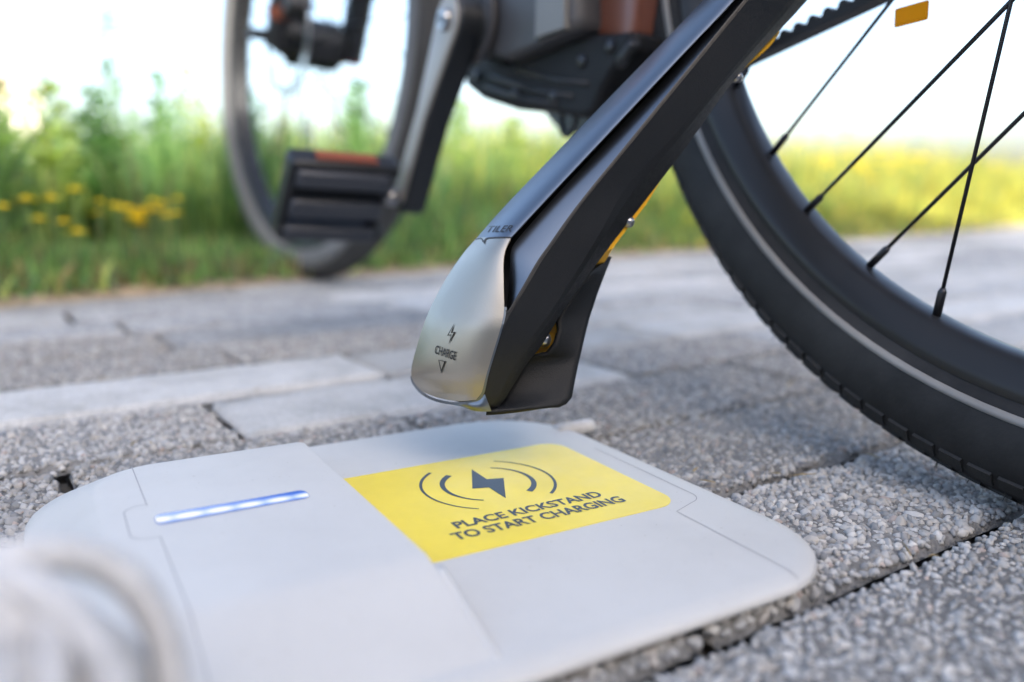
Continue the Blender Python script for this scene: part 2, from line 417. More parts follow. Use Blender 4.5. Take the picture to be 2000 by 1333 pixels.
# straw bits and grit lying on the paving and in the joints
VF = []; rr = random.Random(77)
for k in range(150):
    d_, n__ = rr.uniform(-.25, .75), rr.choice(rows[8:20])+rr.gauss(0, .012)
    q = np.array(dn(d_, n__, .0022)); a = rr.uniform(0, 2*pi); l_ = rr.uniform(.003, .014); bx_ = np.array([cos(a), sin(a), rr.uniform(-.1, .25)])*l_/2
    sd_ = np.array([-sin(a), cos(a), 0])*rr.uniform(.0003, .0009)
    VF.append(([q-bx_-sd_, q-bx_+sd_, q+sd_*.5+[0, 0, .0008], q+bx_, q-sd_*.9+[0, 0, .0004]], [(0, 1, 2, 3, 4)]))
V, F = join(*VF); tag(mobj('straw_bits', V, F, simple('dry_straw', (.34, .26, .13), .8, var=.4, varscale=60), pav, smooth=False), kind='stuff')

# verge: soil bank
S = np.linspace(0, _ecum[-1], 140); T = np.r_[-.05, -.03, 0, .03, .08, .2, .5, 1, 2, 4, 10, 60]
V = []
for s in S:
    q, nn_ = edge_at(s)
    for t in T:
        z = (-.012 if t < -.04 else (.003 if t < -.01 else .008+min(t, 1)*.02))+(RNG.normal(0, .003) if -.04 < t < 1 else 0)
        jit = RNG.normal(0, .014) if -.06 < t < .1 else 0
        V.append((*(q+nn_*(t+jit)), z))
vg = mobj('verge', V, [f[::-1] for f in grid_faces(len(S), len(T))], M['soil']); tag(vg, kind='structure')

# grass
def blades(n, smin, smax, tfun, hfun, wid, colfun, segs=3, lean=.35):
    s = RNG.uniform(smin, smax, n); t = tfun(n)
    P = np.array([edge_at(a)[0] for a in s]); Nn = np.array([edge_at(a)[1] for a in s]); P = P+Nn*t[:, None]
    h = hfun(s, t)*np.clip(RNG.normal(1, .25, n), .35, 1.8)
    qx, qy = P[:, 0]+.317, P[:, 1]-1.276; cx_, cy_ = cos(2.104), sin(2.104)     # pressed down beside the front wheel
    bx_, by_ = qx*cx_+qy*cy_, -qx*cy_+qy*cx_
    h = np.where((bx_ > -.45) & (bx_ < .42) & (by_ > -.06) & (by_ < .42), np.minimum(h, RNG.uniform(.02, .055, n)), h)
    az = RNG.uniform(0, 2*pi, n); ln = np.abs(RNG.normal(0, lean, n)); f2 = RNG.uniform(0, 2*pi, n)
    k = np.linspace(0, 1, segs+1); V = np.zeros((n, segs+1, 2, 3)); 
    dx, dy = np.cos(az), np.sin(az); wx, wy = np.cos(f2), np.sin(f2); ww = wid*np.clip(RNG.lognormal(0, .35, n), .5, 2.4)
    for i, kk in enumerate(k):
        off = ln*h*kk**1.8; z = h*kk*(1-.25*ln*kk)+.01
        wd = ww*(1-kk)**.6*.5+.0003
        for j, sg in enumerate((-1, 1)):
            V[:, i, j, 0] = P[:, 0]+dx*off+sg*wx*wd; V[:, i, j, 1] = P[:, 1]+dy*off+sg*wy*wd; V[:, i, j, 2] = z
    base = np.arange(n)*(segs+1)*2; F = []
    for i in range(segs):
        F.append(np.stack([base+2*i, base+2*i+1, base+2*i+3, base+2*i+2], -1))
    C = colfun(s, t, n)
    return V.reshape(-1, 3), np.concatenate(F), np.repeat(C, (segs+1)*2, 0)
GREENS = np.array([(.16, .29, .08), (.20, .34, .10), (.12, .23, .10), (.26, .39, .12), (.36, .44, .13), (.19, .29, .16)])
DRY = np.array([(.34, .27, .13), (.42, .34, .18), (.30, .20, .10)])
def gcol(s, t, n):
    x = np.array([edge_at(a)[0][0] for a in s])
    c = GREENS[RNG.choice(6, n, p=[.26, .25, .17, .15, .09, .08])]
    yel = np.clip((x+.1)/1.6, 0, 1); k = RNG.random(n) < yel*.75
    c = np.where(k[:, None], np.array([.56, .52, .10]), c)
    d = RNG.random(n) < .07; c = np.where(d[:, None], DRY[RNG.integers(0, 3, n)], c)
    return c*RNG.uniform(.75, 1.3, (n, 1))
sA, sB = 2.6, 8.2
def clump(s): return .84+.24*np.sin(s*5.3+1)*np.sin(s*2.1)+.18*np.sin(s*13.7)
hf = lambda s, t: (.055+.225*np.clip(t/.45, 0, 1)**.8)*clump(s+t*.6)
parts = [blades(15000, sA, sB, lambda n: RNG.uniform(-.03, .3, n)+.03*np.sin(RNG.uniform(0, 60, n)), lambda s, t: (.045+.30*t)*(.45+.75*np.abs(np.sin(s*9.1)*np.cos(s*4.3+1))+.3*np.sin(s*23)**2), .006, lambda s, t, n: np.where((RNG.random(n) < .12)[:, None], DRY[RNG.integers(0, 3, n)], gcol(s, t, n))*1.5, lean=.7),
         blades(20000, sA, sB, lambda n: np.abs(RNG.normal(0, .38, n))+.015, hf, .005, gcol),
         blades(30000, sA, 10.5, lambda n: RNG.uniform(.3, 2.6, n), lambda s, t: (.25+.05*np.clip(t, 0, 2))*clump(s+t*.6), .007, gcol),
         blades(5000, sA, sB, lambda n: np.abs(RNG.normal(0, .05, n))-.02, lambda s, t: .035+0*s, .004, lambda s, t, n: np.where((RNG.random(n) < .5)[:, None], DRY[RNG.integers(0, 3, n)], GREENS[RNG.integers(0, 6, n)])*RNG.uniform(.7, 1.2, (n, 1)), lean=.9)]
Vs, Fs, Cs, off = [], [], [], 0
for v, f, c in parts:
    Vs.append(v); Fs.append(f+off); Cs.append(c); off += len(v)
gr = link(bpy.data.objects.new('grass', npmesh('grass', np.concatenate(Vs), np.concatenate(Fs), np.concatenate(Cs), smooth=False)))
gr.data.materials.append(M['grass']); tag(gr, 'tall green grass growing on the verge beside the paving', 'grass', kind='stuff')

# leaf clusters for weeds
def leafy(name, height, n, spread, leaf, col, base, label, group, seed, top=.15):
    rr = np.random.default_rng(seed)
    root = empty(name, Matrix.Translation(Vector((base[0], base[1], .008))))
    bend = rr.normal(0, .05, 2)
    stem = [(bend[0]*k*k*height, bend[1]*k*k*height, height*k) for k in np.linspace(0, 1, 7)]
    v, f = tube(stem, [.0025*(1-.6*k) for k in np.linspace(0, 1, 7)], 6)
    st = mobj('stem', v, f, M['stem'], root)
    k = rr.uniform(top, 1.0, n); az = rr.uniform(0, 2*pi, n); r = spread*(1.08-k)**.4*rr.uniform(.2, 1, n)
    cx = bend[0]*k*k*height+np.cos(az)*r*.5; cy = bend[1]*k*k*height+np.sin(az)*r*.5; cz = k*height
    L = leaf*rr.uniform(.6, 1.4, n)*(1.15-.6*k); dr = np.stack([np.cos(az), np.sin(az), rr.uniform(-.1, .9, n)], -1); dr /= np.linalg.norm(dr, axis=1)[:, None]
    sd_ = np.stack([-np.sin(az), np.cos(az), rr.normal(0, .3, n)], -1)
    c0 = np.stack([cx, cy, cz], -1)
    V = np.stack([c0-dr*L[:, None]*.5, c0+sd_*L[:, None]*.2, c0+dr*L[:, None]*.5, c0-sd_*L[:, None]*.2], 1).reshape(-1, 3)
    F = np.arange(n*4).reshape(-1, 4)
    C = np.array(col)*rr.uniform(.7, 1.4, (n, 1))
    lv = link(bpy.data.objects.new('leaves', npmesh('leaves', V, F, np.repeat(C, 4, 0), smooth=False)), root); lv.data.materials.append(M['grass'])
    tag(root, label, 'weed', group)
    return root
M['stem'] = simple('weed_stem', (.10, .16, .05), .7)
def base_from(px, depth): q = at(px, 400, depth); return (q[0], q[1])
def top_h(px, py, depth): return at(px, py, depth)[2]
weeds = [(232, 35, 1.62, 42, .05, 'loosely leaved tall weed standing highest above the grass at left'),
         (120, 150, 1.55, 150, .055, 'pale bushy weed just left of the tallest weed'),
         (20, 165, 1.5, 150, .055, 'bushy weed at the left border of the picture'),
         (330, 160, 1.7, 120, .05, 'spiky weed midway between the tallest weed and the front wheel'),
         (405, 140, 1.75, 110, .05, 'narrow yellowish weed just left of the front wheel'),
         (205, 185, 1.6, 150, .05, 'dark green weed right below the tallest weed'),
         (505, 190, 1.9, 90, .06, 'weed seen through the left half of the front wheel'),
         (700, 165, 2.0, 120, .06, 'weed seen through the right half of the front wheel'),
         (905, 205, 2.1, 120, .06, 'weed seen between the crank arm and the motor'),
         (1010, 235, 2.2, 100, .06, 'weed seen below the motor')]
for i, (px, py, d, n, lf, lab) in enumerate(weeds):
    col = [tuple(1.9*c_ for c_ in q_) for q_ in [(.12, .20, .05), (.22, .27, .07), (.15, .22, .06), (.10, .19, .06), (.26, .29, .06), (.07, .14, .04), (.10, .19, .06), (.12, .21, .06), (.20, .27, .07), (.22, .27, .08)]][i]
    leafy('tall_weed', top_h(px, py, d), n*2+30, .14 if i else .11, lf*.9, col, base_from(px, d), lab, 'tall weeds in the verge', 50+i, top=.45 if i == 0 else .2)

# yellow flowers
def flower(px, py, d, label, size=.014, group='yellow flowers at left of the front wheel'):
    q = at(px, py, d); rr = random.Random(int(px*7+py))
    root = empty('yellow_flower', Matrix.Translation(Vector((q[0], q[1], .008)))); h = q[2]-.008
    v, f = tube([(0, 0, 0), (rr.uniform(-.004, .004), rr.uniform(-.004, .004), h*.5), (0, 0, h)], .0012, 5); mobj('stem', v, f, M['stem'], root)
    V = [(0, 0, h+.002)]; F = []
    npet = 9
    for k in range(npet):
        a = 2*pi*k/npet; da = .3; r = size*rr.uniform(.85, 1.1); b = len(V)
        V += [(r*.6*cos(a-da), r*.6*sin(a-da), h+.003), (r*cos(a), r*sin(a), h+rr.uniform(.001, .006)), (r*.6*cos(a+da), r*.6*sin(a+da), h+.003)]
        F.append((0, b, b+1, b+2))
    mobj('petals', V, F, M['flower'], root, smooth=False)
    v, f = ICO[1]; mobj('flower_centre', v*size*.35*np.array([1, 1, .6])+np.array([0, 0, h+.004]), f.tolist(), M['flower'], root)
    tag(root, label, 'flower', group)
solo = [(50, 393, 'single yellow flower near the left border, above the lower pair'), (75, 432, 'yellow flower low near the left border, below the single one'), (146, 375, 'highest yellow flower left of the front wheel'),
        (150, 457, 'lowest yellow flower left of the front wheel'), (5, 408, 'yellow flower cut by the left border of the picture'), (125, 437, 'pale yellow flower just above the lowest one'), (100, 392, 'dim yellow flower between the single one and the highest one')]
for i, (px, py, lab) in enumerate(solo): flower(px, py, 1.03+.015*(i % 3), lab, .0155)
rr = random.Random(4)
for k in range(13):
    flower(265+rr.gauss(0, 24), 425+rr.gauss(0, 13), rr.uniform(1.08, 1.15), 'yellow flower in the dense clump left of the front wheel', .0165, 'flowers of the dense clump left of the front wheel')
for k in range(9):
    flower(335+rr.gauss(0, 18)-(k % 2)*125, 405+rr.gauss(0, 12), rr.uniform(1.09, 1.16), 'yellow flower at the fringe of the clump left of the front wheel', .0125, 'flowers at the fringe of the clump')
for k in range(26):
    flower(1680+rr.gauss(0, 120), 312+rr.gauss(0, 20), rr.uniform(2.5, 3.0), 'yellow flower seen through the spokes of the rear wheel', .028, 'flowers seen through the rear wheel')

# ------------------------------------------------------------------ far building
hb = empty('house', Matrix.Translation(Vector((-66, 92, -4))) @ Matrix.Rotation(radians(55), 4, 'Z'))
v, f = box(0, 0, 7, 24, 10, 14.2); mobj('wall', v, f, M['wall'], hb, smooth=False)
v, f = prism([(-12.6, 14.1), (12.6, 14.1), (9, 17), (-9, 17)], -5.6, 5.6); mobj('roof', v, f, M['roof'], hb, smooth=False)
for r_ in range(4):
    for c_ in range(6):
        x = -10+c_*4; z = 2.2+r_*3.2
        v, f = box(x, -5.05, z, 1.5, .16, 1.7); fr = mobj('window', v, f, M['pad'], hb, smooth=False)
        v, f = box(x, -5.15, z, 1.2, .06, 1.4); mobj('pane', v, f, M['glass'], fr, smooth=False)
tag(hb, 'pale rose house far away above the grass at the left border', 'house')

# ------------------------------------------------------------------ building behind the camera, unseen, added so its shade covers the paving
NE = np.array([-.454, .891]); AL = np.array([.891, .454]); WD, SH = 6.0, 2.05
WH = (WD+SH)*math.tan(SUN_EL)
bw = empty('shade_building', Matrix([[AL[0], NE[0], 0, -NE[0]*WD], [AL[1], NE[1], 0, -NE[1]*WD], [0, 0, 1, -.02], [0, 0, 0, 1]]))
v, f = box(0, -4, WH/2-.15, 34, 8, WH-.3); mobj('wall', v, f, simple('grey_render', (.38, .39, .405), .9, var=.06, varscale=.7), bw, smooth=False)
v, f = box(0, -4, WH-.15, 34.4, 8.0, .3); mobj('roof_edge', v, f, M['motorgrey'], bw, smooth=False)
for k in range(8):
    v, f = box(-14+k*4, .03, 1.7, 1.5, .08, 1.4); fr = mobj('window', v, f, M['black'], bw, smooth=False)
    v, f = box(-14+k*4, .08, 1.7, 1.35, .03, 1.25); mobj('pane', v, f, M['glass'], fr, smooth=False)
tag(bw, 'low grey building added unseen behind the viewer to shade the paving', 'shade_building')

# ------------------------------------------------------------------ charging pad
PA = radians(30.5); E1 = np.array([cos(PA), sin(PA)]); E2 = np.array([-sin(PA), cos(PA)])
PM = Matrix([[E1[0], E2[0], 0, 0], [E1[1], E2[1], 0, 0], [0, 0, 1, 0.0015], [0, 0, 0, 1]])
pad = empty('charging_pad', PM)
tag(pad, 'flat white charging pad with yellow sticker and lit blue strip on the paving', 'charging pad')
def rrect(x0, x1, y0, y1, radii, n=14):
    """rounded rectangle, radii for corners (x0y0, x1y0, x1y1, x0y1)"""
    P = []
    for (cx, cy, sx_, sy_, a0), r in zip([(x0, y0, 1, 1, pi), (x1, y0, -1, 1, 1.5*pi), (x1, y1, -1, -1, 0), (x0, y1, 1, -1, .5*pi)], radii):
        for k in range(n):
            a = a0+pi/2*k/(n-1); P.append((cx+sx_*r+r*cos(a), cy+sy_*r+r*sin(a)))
    return np.array(P)
def dens(P, maxl=.006):
    Q = []
    for a, b in zip(P, np.roll(P, -1, 0)):
        m = max(1, int(np.ceil(np.hypot(*(b-a))/maxl)))
        for k in range(m): Q.append(a+(b-a)*k/m)
    return np.array(Q)
def slab(name, rings, mat, parent):
    """rings of equal length polylines with z; last ring is capped"""
    n = len(rings[0][0]); V = []
    for P, z in rings: V += [(x, y, z) for x, y in P]
    F = [f for f in grid_faces(len(rings), n, closed_c=True)]
    F.append(tuple((len(rings)-1)*n+k for k in range(n)))
    return mobj(name, V, F, mat, parent, sharp=40)
def lerp_rings(Po, Pi, z0, z1, ease):
    out = []
    for k in ease:
        out.append((Po+(Pi-Po)*k[0], z0+(z1-z0)*k[1]))
    return out
# low plate
LZ = .0066
Po = rrect(.060, .2575, .1765, .410, (.004, .044, .050, .004)); Pi = rrect(.064, .2495, .1845, .402, (.004, .037, .043, .004))
rg = [(Po+(Pi-Po)*.25, 0.0), (Po+(Pi-Po)*.2, .0012), (Po+0, .0020), (Po+(Pi-Po)*.02, .0034), (Po+(Pi-Po)*.10, .0042)]+[(Po+(Pi-Po)*k, .0042+(LZ-.0042)*(1-(1-k)**1.5)) for k in (.25, .5, .75, 1)]
slab('base_plate', rg, M['pad'], pad)
# raised housing
HZ = .020
Po = rrect(-.0110, .1055, .1760, .4150, (.046, .002, .004, .050)); Pi = rrect(.0150, .1045, .231, .372, (.026, .0012, .003, .026))
rg = [(Po, 0.0), (Po, .0016), (Po+(Pi-Po)*.03, .0030)]
for k in (.1, .25, .4, .55, .7, .8, .88, .94, 1.0):
    zz = .0030+(HZ-.0030)*(k if k < .8 else k-.35*(k-.8)**2/.4*1.0)
    rg.append((Po+(Pi-Po)*k, zz))
Hz_top = rg[-1][1]; kf = (HZ-.003)/(Hz_top-.003)
rg = rg[:3]+[(P, .003+(z-.003)*kf) for P, z in rg[3:]]
Pc = rrect(.018, .1035, .236, .368, (.022, .001, .002, .022)); rg.append((Pc, HZ+.00015))
slab('housing', rg, M['pad'], pad)
def housing_z(x, y):
    zf = .003+(HZ-.003)*(y-.1760)/(.231-.1760); zb = .003+(HZ-.003)*(.4150-y)/(.4150-.372)
    return min(HZ+.0001, zf, zb)
def ribbon(name, pts, zfun, wdt, mat, parent, lift=.00012):
    P = []
    for a, b in zip(pts[:-1], pts[1:]):
        a, b = np.array(a), np.array(b); m = max(1, int(np.hypot(*(b-a))/.0015))
        P += [a+(b-a)*k/m for k in range(m)]
    P.append(np.array(pts[-1])); V = []
    for i, q in enumerate(P):
        t = P[min(i+1, len(P)-1)]-P[max(i-1, 0)]; t /= np.hypot(*t); nn_ = np.array([-t[1], t[0]])
        for sg in (-1, 1):
            e = q+nn_*wdt/2*sg; V.append((e[0], e[1], zfun(*q)+lift))
    return mobj(name, V, grid_faces(len(P), 2), mat, parent, smooth=False)
def arc(cx, cy, r, a0, a1, n=8): return [(cx+r*cos(radians(a0+(a1-a0)*k/n)), cy+r*sin(radians(a0+(a1-a0)*k/n))) for k in range(n+1)]
sl = [(.0305, .403), (.0305, .3215)]+arc(.0285, .3165, .0065, 72, 165)+arc(.0287, .2962, .0070, 195, 285)+[(.0308, .2893), (.0308, .181)]
ribbon('panel_seam', sl, housing_z, .00042, M['seam'], pad)
def low_z(x, y):
    e = min(.2575-x, y-.1765, .410-y); k = min(1, max(.1, e/.008)); return .0042+(LZ-.0042)*(1-(1-k)**1.5)
sr = [(.2445, .330), (.2438, .262)]+arc(.2358, .2565, .0080, 0, -80)+[(.2240, .2440), (.2222, .1790)]
ribbon('panel_seam', sr, low_z, .00038, M['seam'], pad)
# rounded lip where the housing's front ramp ends above the plate
v, f = tube([(.1060, y_, housing_z(.1, y_)-.0011) for y_ in np.linspace(.178, .226, 12)], .0018, 10); mobj('housing_lip', v, f, M['pad'], pad)
# light strip
LEDc = (.0589, .3045)
Pn = rrect(-.0275, .0275, -.0045, .0045, (.0030,)*4, 8)
fr = mobj('strip_bezel', [(x*1.012+LEDc[0], y*1.10+LEDc[1], HZ+.00025) for x, y in Pn], [tuple(range(len(Pn)))], simple('bezel_blue_grey', (.16, .22, .42), .35), pad, smooth=False)
ld = mobj('light_strip', [(x, y, 0) for x, y in Pn], [tuple(range(len(Pn)))], M['led'], pad, smooth=False)
ld.location = (LEDc[0], LEDc[1], HZ+.00045); ld.rotation_euler = (0, 0, radians(-2.0)); fr.rotation_euler = (0, 0, 0)
# sticker
SZ = LZ+.0002
Pn = rrect(.095, .2325, .2505, .3490, (.001, .011, .011, .001), 8)
Vb = [(x, y, LZ-.0005) for x, y in Pn]+[(x, y, SZ) for x, y in Pn]; n_ = len(Pn)
mobj('sticker', Vb, grid_faces(2, n_, closed_c=True)+[tuple(n_+k for k in range(n_))], M['yellow'], pad, smooth=False)
stk = bpy.data.objects['sticker']
IZ = SZ+.00012
bolt = [(.1735, .3315), (.1618, .3085), (.1690, .3062), (.1690, .2912), (.1808, .3136), (.1732, .3160)]
mobj('bolt_mark', [(x, y, IZ) for x, y in bolt], [(0, 1, 2, 5), (5, 2, 3, 4)], M['ink'], stk, smooth=False)
def crescent(cx, cy, r, a0, a1, w0, w1, n=26):
    V = []
    for k in range(n+1):
        t = k/n; a = radians(a0+(a1-a0)*t); wd = w0+(w1-w0)*t
        for rr_ in (r-wd/2, r+wd/2): V.append((cx+rr_*cos(a), cy+rr_*sin(a), IZ))
    mobj('wave_mark', V, grid_faces(n+1, 2), M['ink'], stk, smooth=False)
cx, cy = .1713, .3112
crescent(cx, cy, .0208, 122, 236, .0030, .0008); crescent(cx, cy, .0305, 124, 234, .0016, .0007)
crescent(cx, cy, .0208, -58, 58, .0030, .0008); crescent(cx, cy, .0305, -54, 56, .0016, .0007)

def text_mesh(txt, offset=.0):
    cu = bpy.data.curves.new('lettering', 'FONT'); cu.body = txt; cu.size = 1; cu.offset = offset; cu.resolution_u = 4
    to = bpy.data.objects.new('tmp_text', cu); sc.collection.objects.link(to)
    dg = bpy.context.evaluated_depsgraph_get(); me = bpy.data.meshes.new_from_object(to.evaluated_get(dg))
    bpy.data.objects.remove(to); V = np.array([v.co[:] for v in me.vertices]); F = [tuple(q.vertices) for q in me.polygons]
    bpy.data.meshes.remove(me); return V, F
def pad_text(txt, x0, x1, y0, y1):
    V, F = text_mesh(txt, .028); lo, hi = V.min(0), V.max(0)
    U = np.stack([x0+(V[:, 0]-lo[0])/(hi[0]-lo[0])*(x1-x0), y0+(V[:, 1]-lo[1])/(hi[1]-lo[1])*(y1-y0), np.full(len(V), IZ)], -1)
    mobj('lettering', U, F, M['ink'], stk, smooth=False)
pad_text('PLACE KICKSTAND', .1365, .2078, .2725, .2793)
pad_text('TO START CHARGING', .1312, .2128, .2628, .2698)
# cable leaving the back of the pad
v, f = tube([(.246, .368, .0046), (.258, .368, .0048), (.2695, .368, .0050), (.2705, .368, .0050)], [.0046, .0046, .0044, .0036], 14); mobj('cable_outlet', v, f, M['cable'], pad)

# ------------------------------------------------------------------ bicycle
R_ = .350
HEAD, LEAN, STEER, WB = 2.10435, -.05231, .13288, 1.12152
h = np.array([cos(HEAD), sin(HEAD), 0]); n0 = np.array([-sin(HEAD), cos(HEAD), 0]); zz = np.array([0, 0, 1.])
bu = cos(LEAN)*zz+sin(LEAN)*n0; bn = cos(LEAN)*n0-sin(LEAN)*zz; rc = np.array([.25415, .30987, 0.0])
BM = Matrix([[h[i], bn[i], bu[i], rc[i]] for i in range(3)]+[[0, 0, 0, 1]])
bike = empty('bicycle', BM)
tag(bike, 'parked electric bicycle with belt drive, copper frame and a lowered black kickstand', 'bicycle')
def tb(P): q = np.asarray(P)-rc; return np.array([q @ h, q @ bn, q @ bu])
def pb(px, py, d): return tb(at(px, py, d))
def onpl(px, py, y):
    v = at(px, py, 1)-CAM; t = (y-(CAM-rc) @ bn)/(v @ bn); return tb(CAM+v*t)

# wheels
tyre_prof = [(.300, .0135), (.3035, .0165), (.307, .0196), (.3125, .0224), (.320, .0242), (.328, .0243), (.335, .0226), (.3405, .0190), (.3450, .0135), (.3482, .0070), (.3490, 0)]
tyre_full = tyre_prof+[(r, -y) for r, y in tyre_prof[-2::-1]]
rim_half = [(.3035, .0150), (.3035, .0168), (.3005, .0174), (.2975, .0166), (.2935, .0138), (.2895, .0108), (.2872, .0086), (.2860, .0055), (.2856, 0)]
rim_full = rim_half+[(r, -y) for r, y in rim_half[-2::-1]]+[(.298, -.0130), (.298, .0130)]
def wheel(Mw, front):
    V, F = lathe(rim_full, 160); rim = mobj('wheel', V, F, M['rim'], bike, sharp=50); rim.matrix_local = Mw
    rim['label'] = 'front wheel with grey tyre' if front else 'rear wheel with pale reflective stripe on the tyre'
    V, F = lathe(tyre_full, 200, closed=False); mobj('tyre', V, F, M['fronttyre'] if front else M['tyre'], rim, sharp=50)
    for sg in (1, -1):
        st = [(.3082, sg*.0206), (.3098, sg*.0216), (.3117, sg*.0225), (.3117, sg*.0220), (.3082, sg*.0200)]
        if front: st = [(.3062, sg*.0193), (.3125, sg*.0230), (.320, sg*.0249), (.328, sg*.0250), (.3345, sg*.0233), (.3345, sg*.0222), (.320, sg*.0238), (.3062, sg*.0186)]
        V, F = lathe(st, 160); mobj('reflective_stripe', V, F, M['sidewall'] if front else M['stripe'], rim)
    # tread blocks
    VF = []
    nb = 150
    rows_ = [(.3465, .0100, .0062, 0, .0100), (.3388, .0197, .0085, .5, .0108), (.3485, .0032, .0050, .5, .0095)]
    for (r, y, wd, ph, ln) in rows_:
        for sg in (1, -1):
            for k in range(nb):
                a = 2*pi*(k+ph)/nb
                tl = atan2(y, r-.322)*sg
                rot = rotmat('Y', -a+pi/2) 
                # local: x tangent, z radial, y lateral ; tilt outward
                tilt = rotmat('X', -tl*.95)
                v, f = box(0, 0, 0, ln, wd, .0022)
                v = [rot @ (tilt @ q + np.array([0, y*sg, r+.0002])) for q in v]
                VF.append((v, f))
    V, F = join(*VF); mobj('tread', V, F, M['fronttyre'] if front else M['tread'], rim, smooth=False)
    # moulding hairs on the shoulder
    if not front:
        VF = []
        for k in range(260):
            a = random.uniform(0, 2*pi); y = random.choice((-1, 1))*random.uniform(.004, .021); r0 = .349-abs(y)**2*24; l_ = random.uniform(.0015, .0045)
            d0 = np.array([cos(a), y*14, sin(a)]); d0 /= np.linalg.norm(d0); q = np.array([r0*cos(a), y, r0*sin(a)])
            v, f = tube([q, q+d0*l_+np.array([random.gauss(0, .0006), 0, random.gauss(0, .0006)])], [.00025, .00012], 4, caps=False); VF.append((v, f))
        V, F = join(*VF); tag(mobj('rubber_hairs', V, F, M['tread'], rim), kind='stuff')
    # hub and spokes
    fl = .052 if not front else .03
    V, F = lathe([(.012, .060), (.020, .058), (.028, .040), (fl+.006, .034), (fl+.006, .028), (.036, .024), (.036, -.024), (fl+.006, -.028), (fl+.006, -.034), (.028, -.040), (.020, -.058), (.012, -.060)], 40)
    mobj('hub', V, F, M['black'], rim, sharp=40)
    ns = 36; types = [(-1, 1), (1, -1), (-1, -1), (1, 1)]
    for k in range(ns):
        th = radians(-41.0-9.7*k) if k < 5 else radians(-41.0-9.7*4-(k-4)*(360-9.7*4)/(ns-4))
        side, sgn = types[k % 4]
        rp = np.array([.2852*cos(th), side*.003, .2852*sin(th)])
        hp = np.array([fl*cos(th+sgn*radians(74)), side*.031, fl*sin(th+sgn*radians(74))])
        dv = (hp-rp)/np.linalg.norm(hp-rp)
        V, F = join(tube([rp, hp], .00105, 6), tube([rp-dv*.001, rp+dv*.011, rp+dv*.013], [.0021, .0021, .0013], 8))
        mobj('spoke', V, F, M['spoke'], rim)
    return rim
rear = wheel(Matrix.Translation(Vector((0, 0, R_))), False)
front = wheel(Matrix.Translation(Vector((WB, 0, R_))) @ Matrix.Rotation(STEER, 4, 'Z'), True)
# amber reflector clipped to a spoke on the far side
q = onpl(1780, 28, -.012)-np.array([0, 0, R_])
v, f = box(0, 0, 0, .0185, .0022, .0098, rotmat('Y', radians(4))); v = [x+q for x in v]
bevel(mobj('spoke_reflector', v, f, M['amber'], rear, smooth=False), .001)
# brake disc on the front wheel
V, F = lathe([(.080, .040), (.080, .042), (.066, .042), (.066, .040)], 60); mobj('brake_disc', V, F, M['disc'], front, sharp=40)

# fork
FM = Matrix.Translation(Vector((WB, 0, R_))) @ Matrix.Rotation(STEER, 4, 'Z')
up_ = np.array([-.34, 0, .94])
def fk(name, v, f, mat, par=None, lab=None):
    o = mobj(name, v, f, mat, par if par is not None else bike, sharp=45)
    if par is None: o.matrix_local = FM
    if lab: o['label'] = lab
    return o
o0 = np.array([-.012, 0, -.005])
v, f = join(tube([o0+np.array([0, .058, 0])-up_*.012, o0+np.array([0, .058, 0])+up_*.30], [.019, .021], 16), tube([o0+np.array([0, -.058, 0])-up_*.012, o0+np.array([0, -.058, 0])+up_*.30], [.019, .021], 16),
            tube([o0+np.array([0, .058, 0])+up_*.30, o0+np.array([0, .058, 0])+up_*.44], .016, 14), tube([o0+np.array([0, -.058, 0])+up_*.30, o0+np.array([0, -.058, 0])+up_*.44], .016, 14),
            tube([o0+np.array([0, .075, 0])+up_*.45, o0+np.array([0, -.075, 0])+up_*.45], .026, 14), tube([o0+up_*.45, o0+up_*.66], .022, 14))
fork = fk('front_fork', v, f, M['black'])
v, f = tube([o0+np.array([0, .058, 0])+up_*.030, o0+np.array([0, .058, 0])+up_*.046], .0215, 16); fk('fork_band', v, f, M['orange'], fork)
v, f = tube([o0+np.array([0, -.058, 0])-up_*.016, o0+np.array([0, -.058, 0])-up_*.002], .0175, 16); fk('fork_foot_cap', v, f, M['red'], fork)
v, f = tube([(0, .095, 0), (0, -.07, 0)], .009, 12); fk('axle', v, f, M['black'], fork)
v, f = join(box(-.045, .050, .052, .045, .035, .06, rotmat('Y', .4)), box(-.03, .045, .02, .03, .02, .05, rotmat('Y', .3))); bevel(fk('brake_caliper', v, f, M['motorgrey'], fork), .004)
v, f = tube([(-.045, .052, .07), (-.055, .062, .08)], .012, 12); fk('caliper_bolt', v, f, M['steel'], fork)

# frame
BB = np.array([.470, 0, .270])
v, f = join(tube([BB+np.array([.02, 0, .10]), (.95, 0, .66)], [.034, .036], 18), tube([BB+np.array([-.05, 0, .04]), (.30, 0, .82)], [.021, .019], 16), tube([(.93, 0, .60), (.885, 0, .78)], .025, 16))
frame = mobj('frame', v, f, M['frame'], bike, sharp=45)
for sg in (1, -1):
    pts = [(.36, sg*.035, .305), (.30, sg*.047, .318), (.20, sg*.062, .333), (.0, sg*.068, .352)] if sg > 0 else [(.36, sg*.035, .305), (.30, sg*.050, .318), (.20, sg*.066, .333), (.0, sg*.072, .352)]
    v, f = tube(pts, [.014, .013, .012, .012], 12); mobj('chainstay', v, f, M['frame'], frame)
    v, f = tube([(.0, sg*.068, .352), (.10, sg*.06, .50), (.27, sg*.025, .75)], [.010, .009, .008], 12); mobj('seatstay', v, f, M['frame'], frame)
pl = [onpl(*q, .040)[[0, 2]] for q in [(1115, -70), (1250, -75), (1240, 30), (1237, 68), (1225, 80), (1150, 72), (1116, 62)]]
v, f = prism(pl, -.035, .040, .06); bevel(mobj('frame_yoke', v, f, M['frame'], frame, sharp=40), .004, 3)
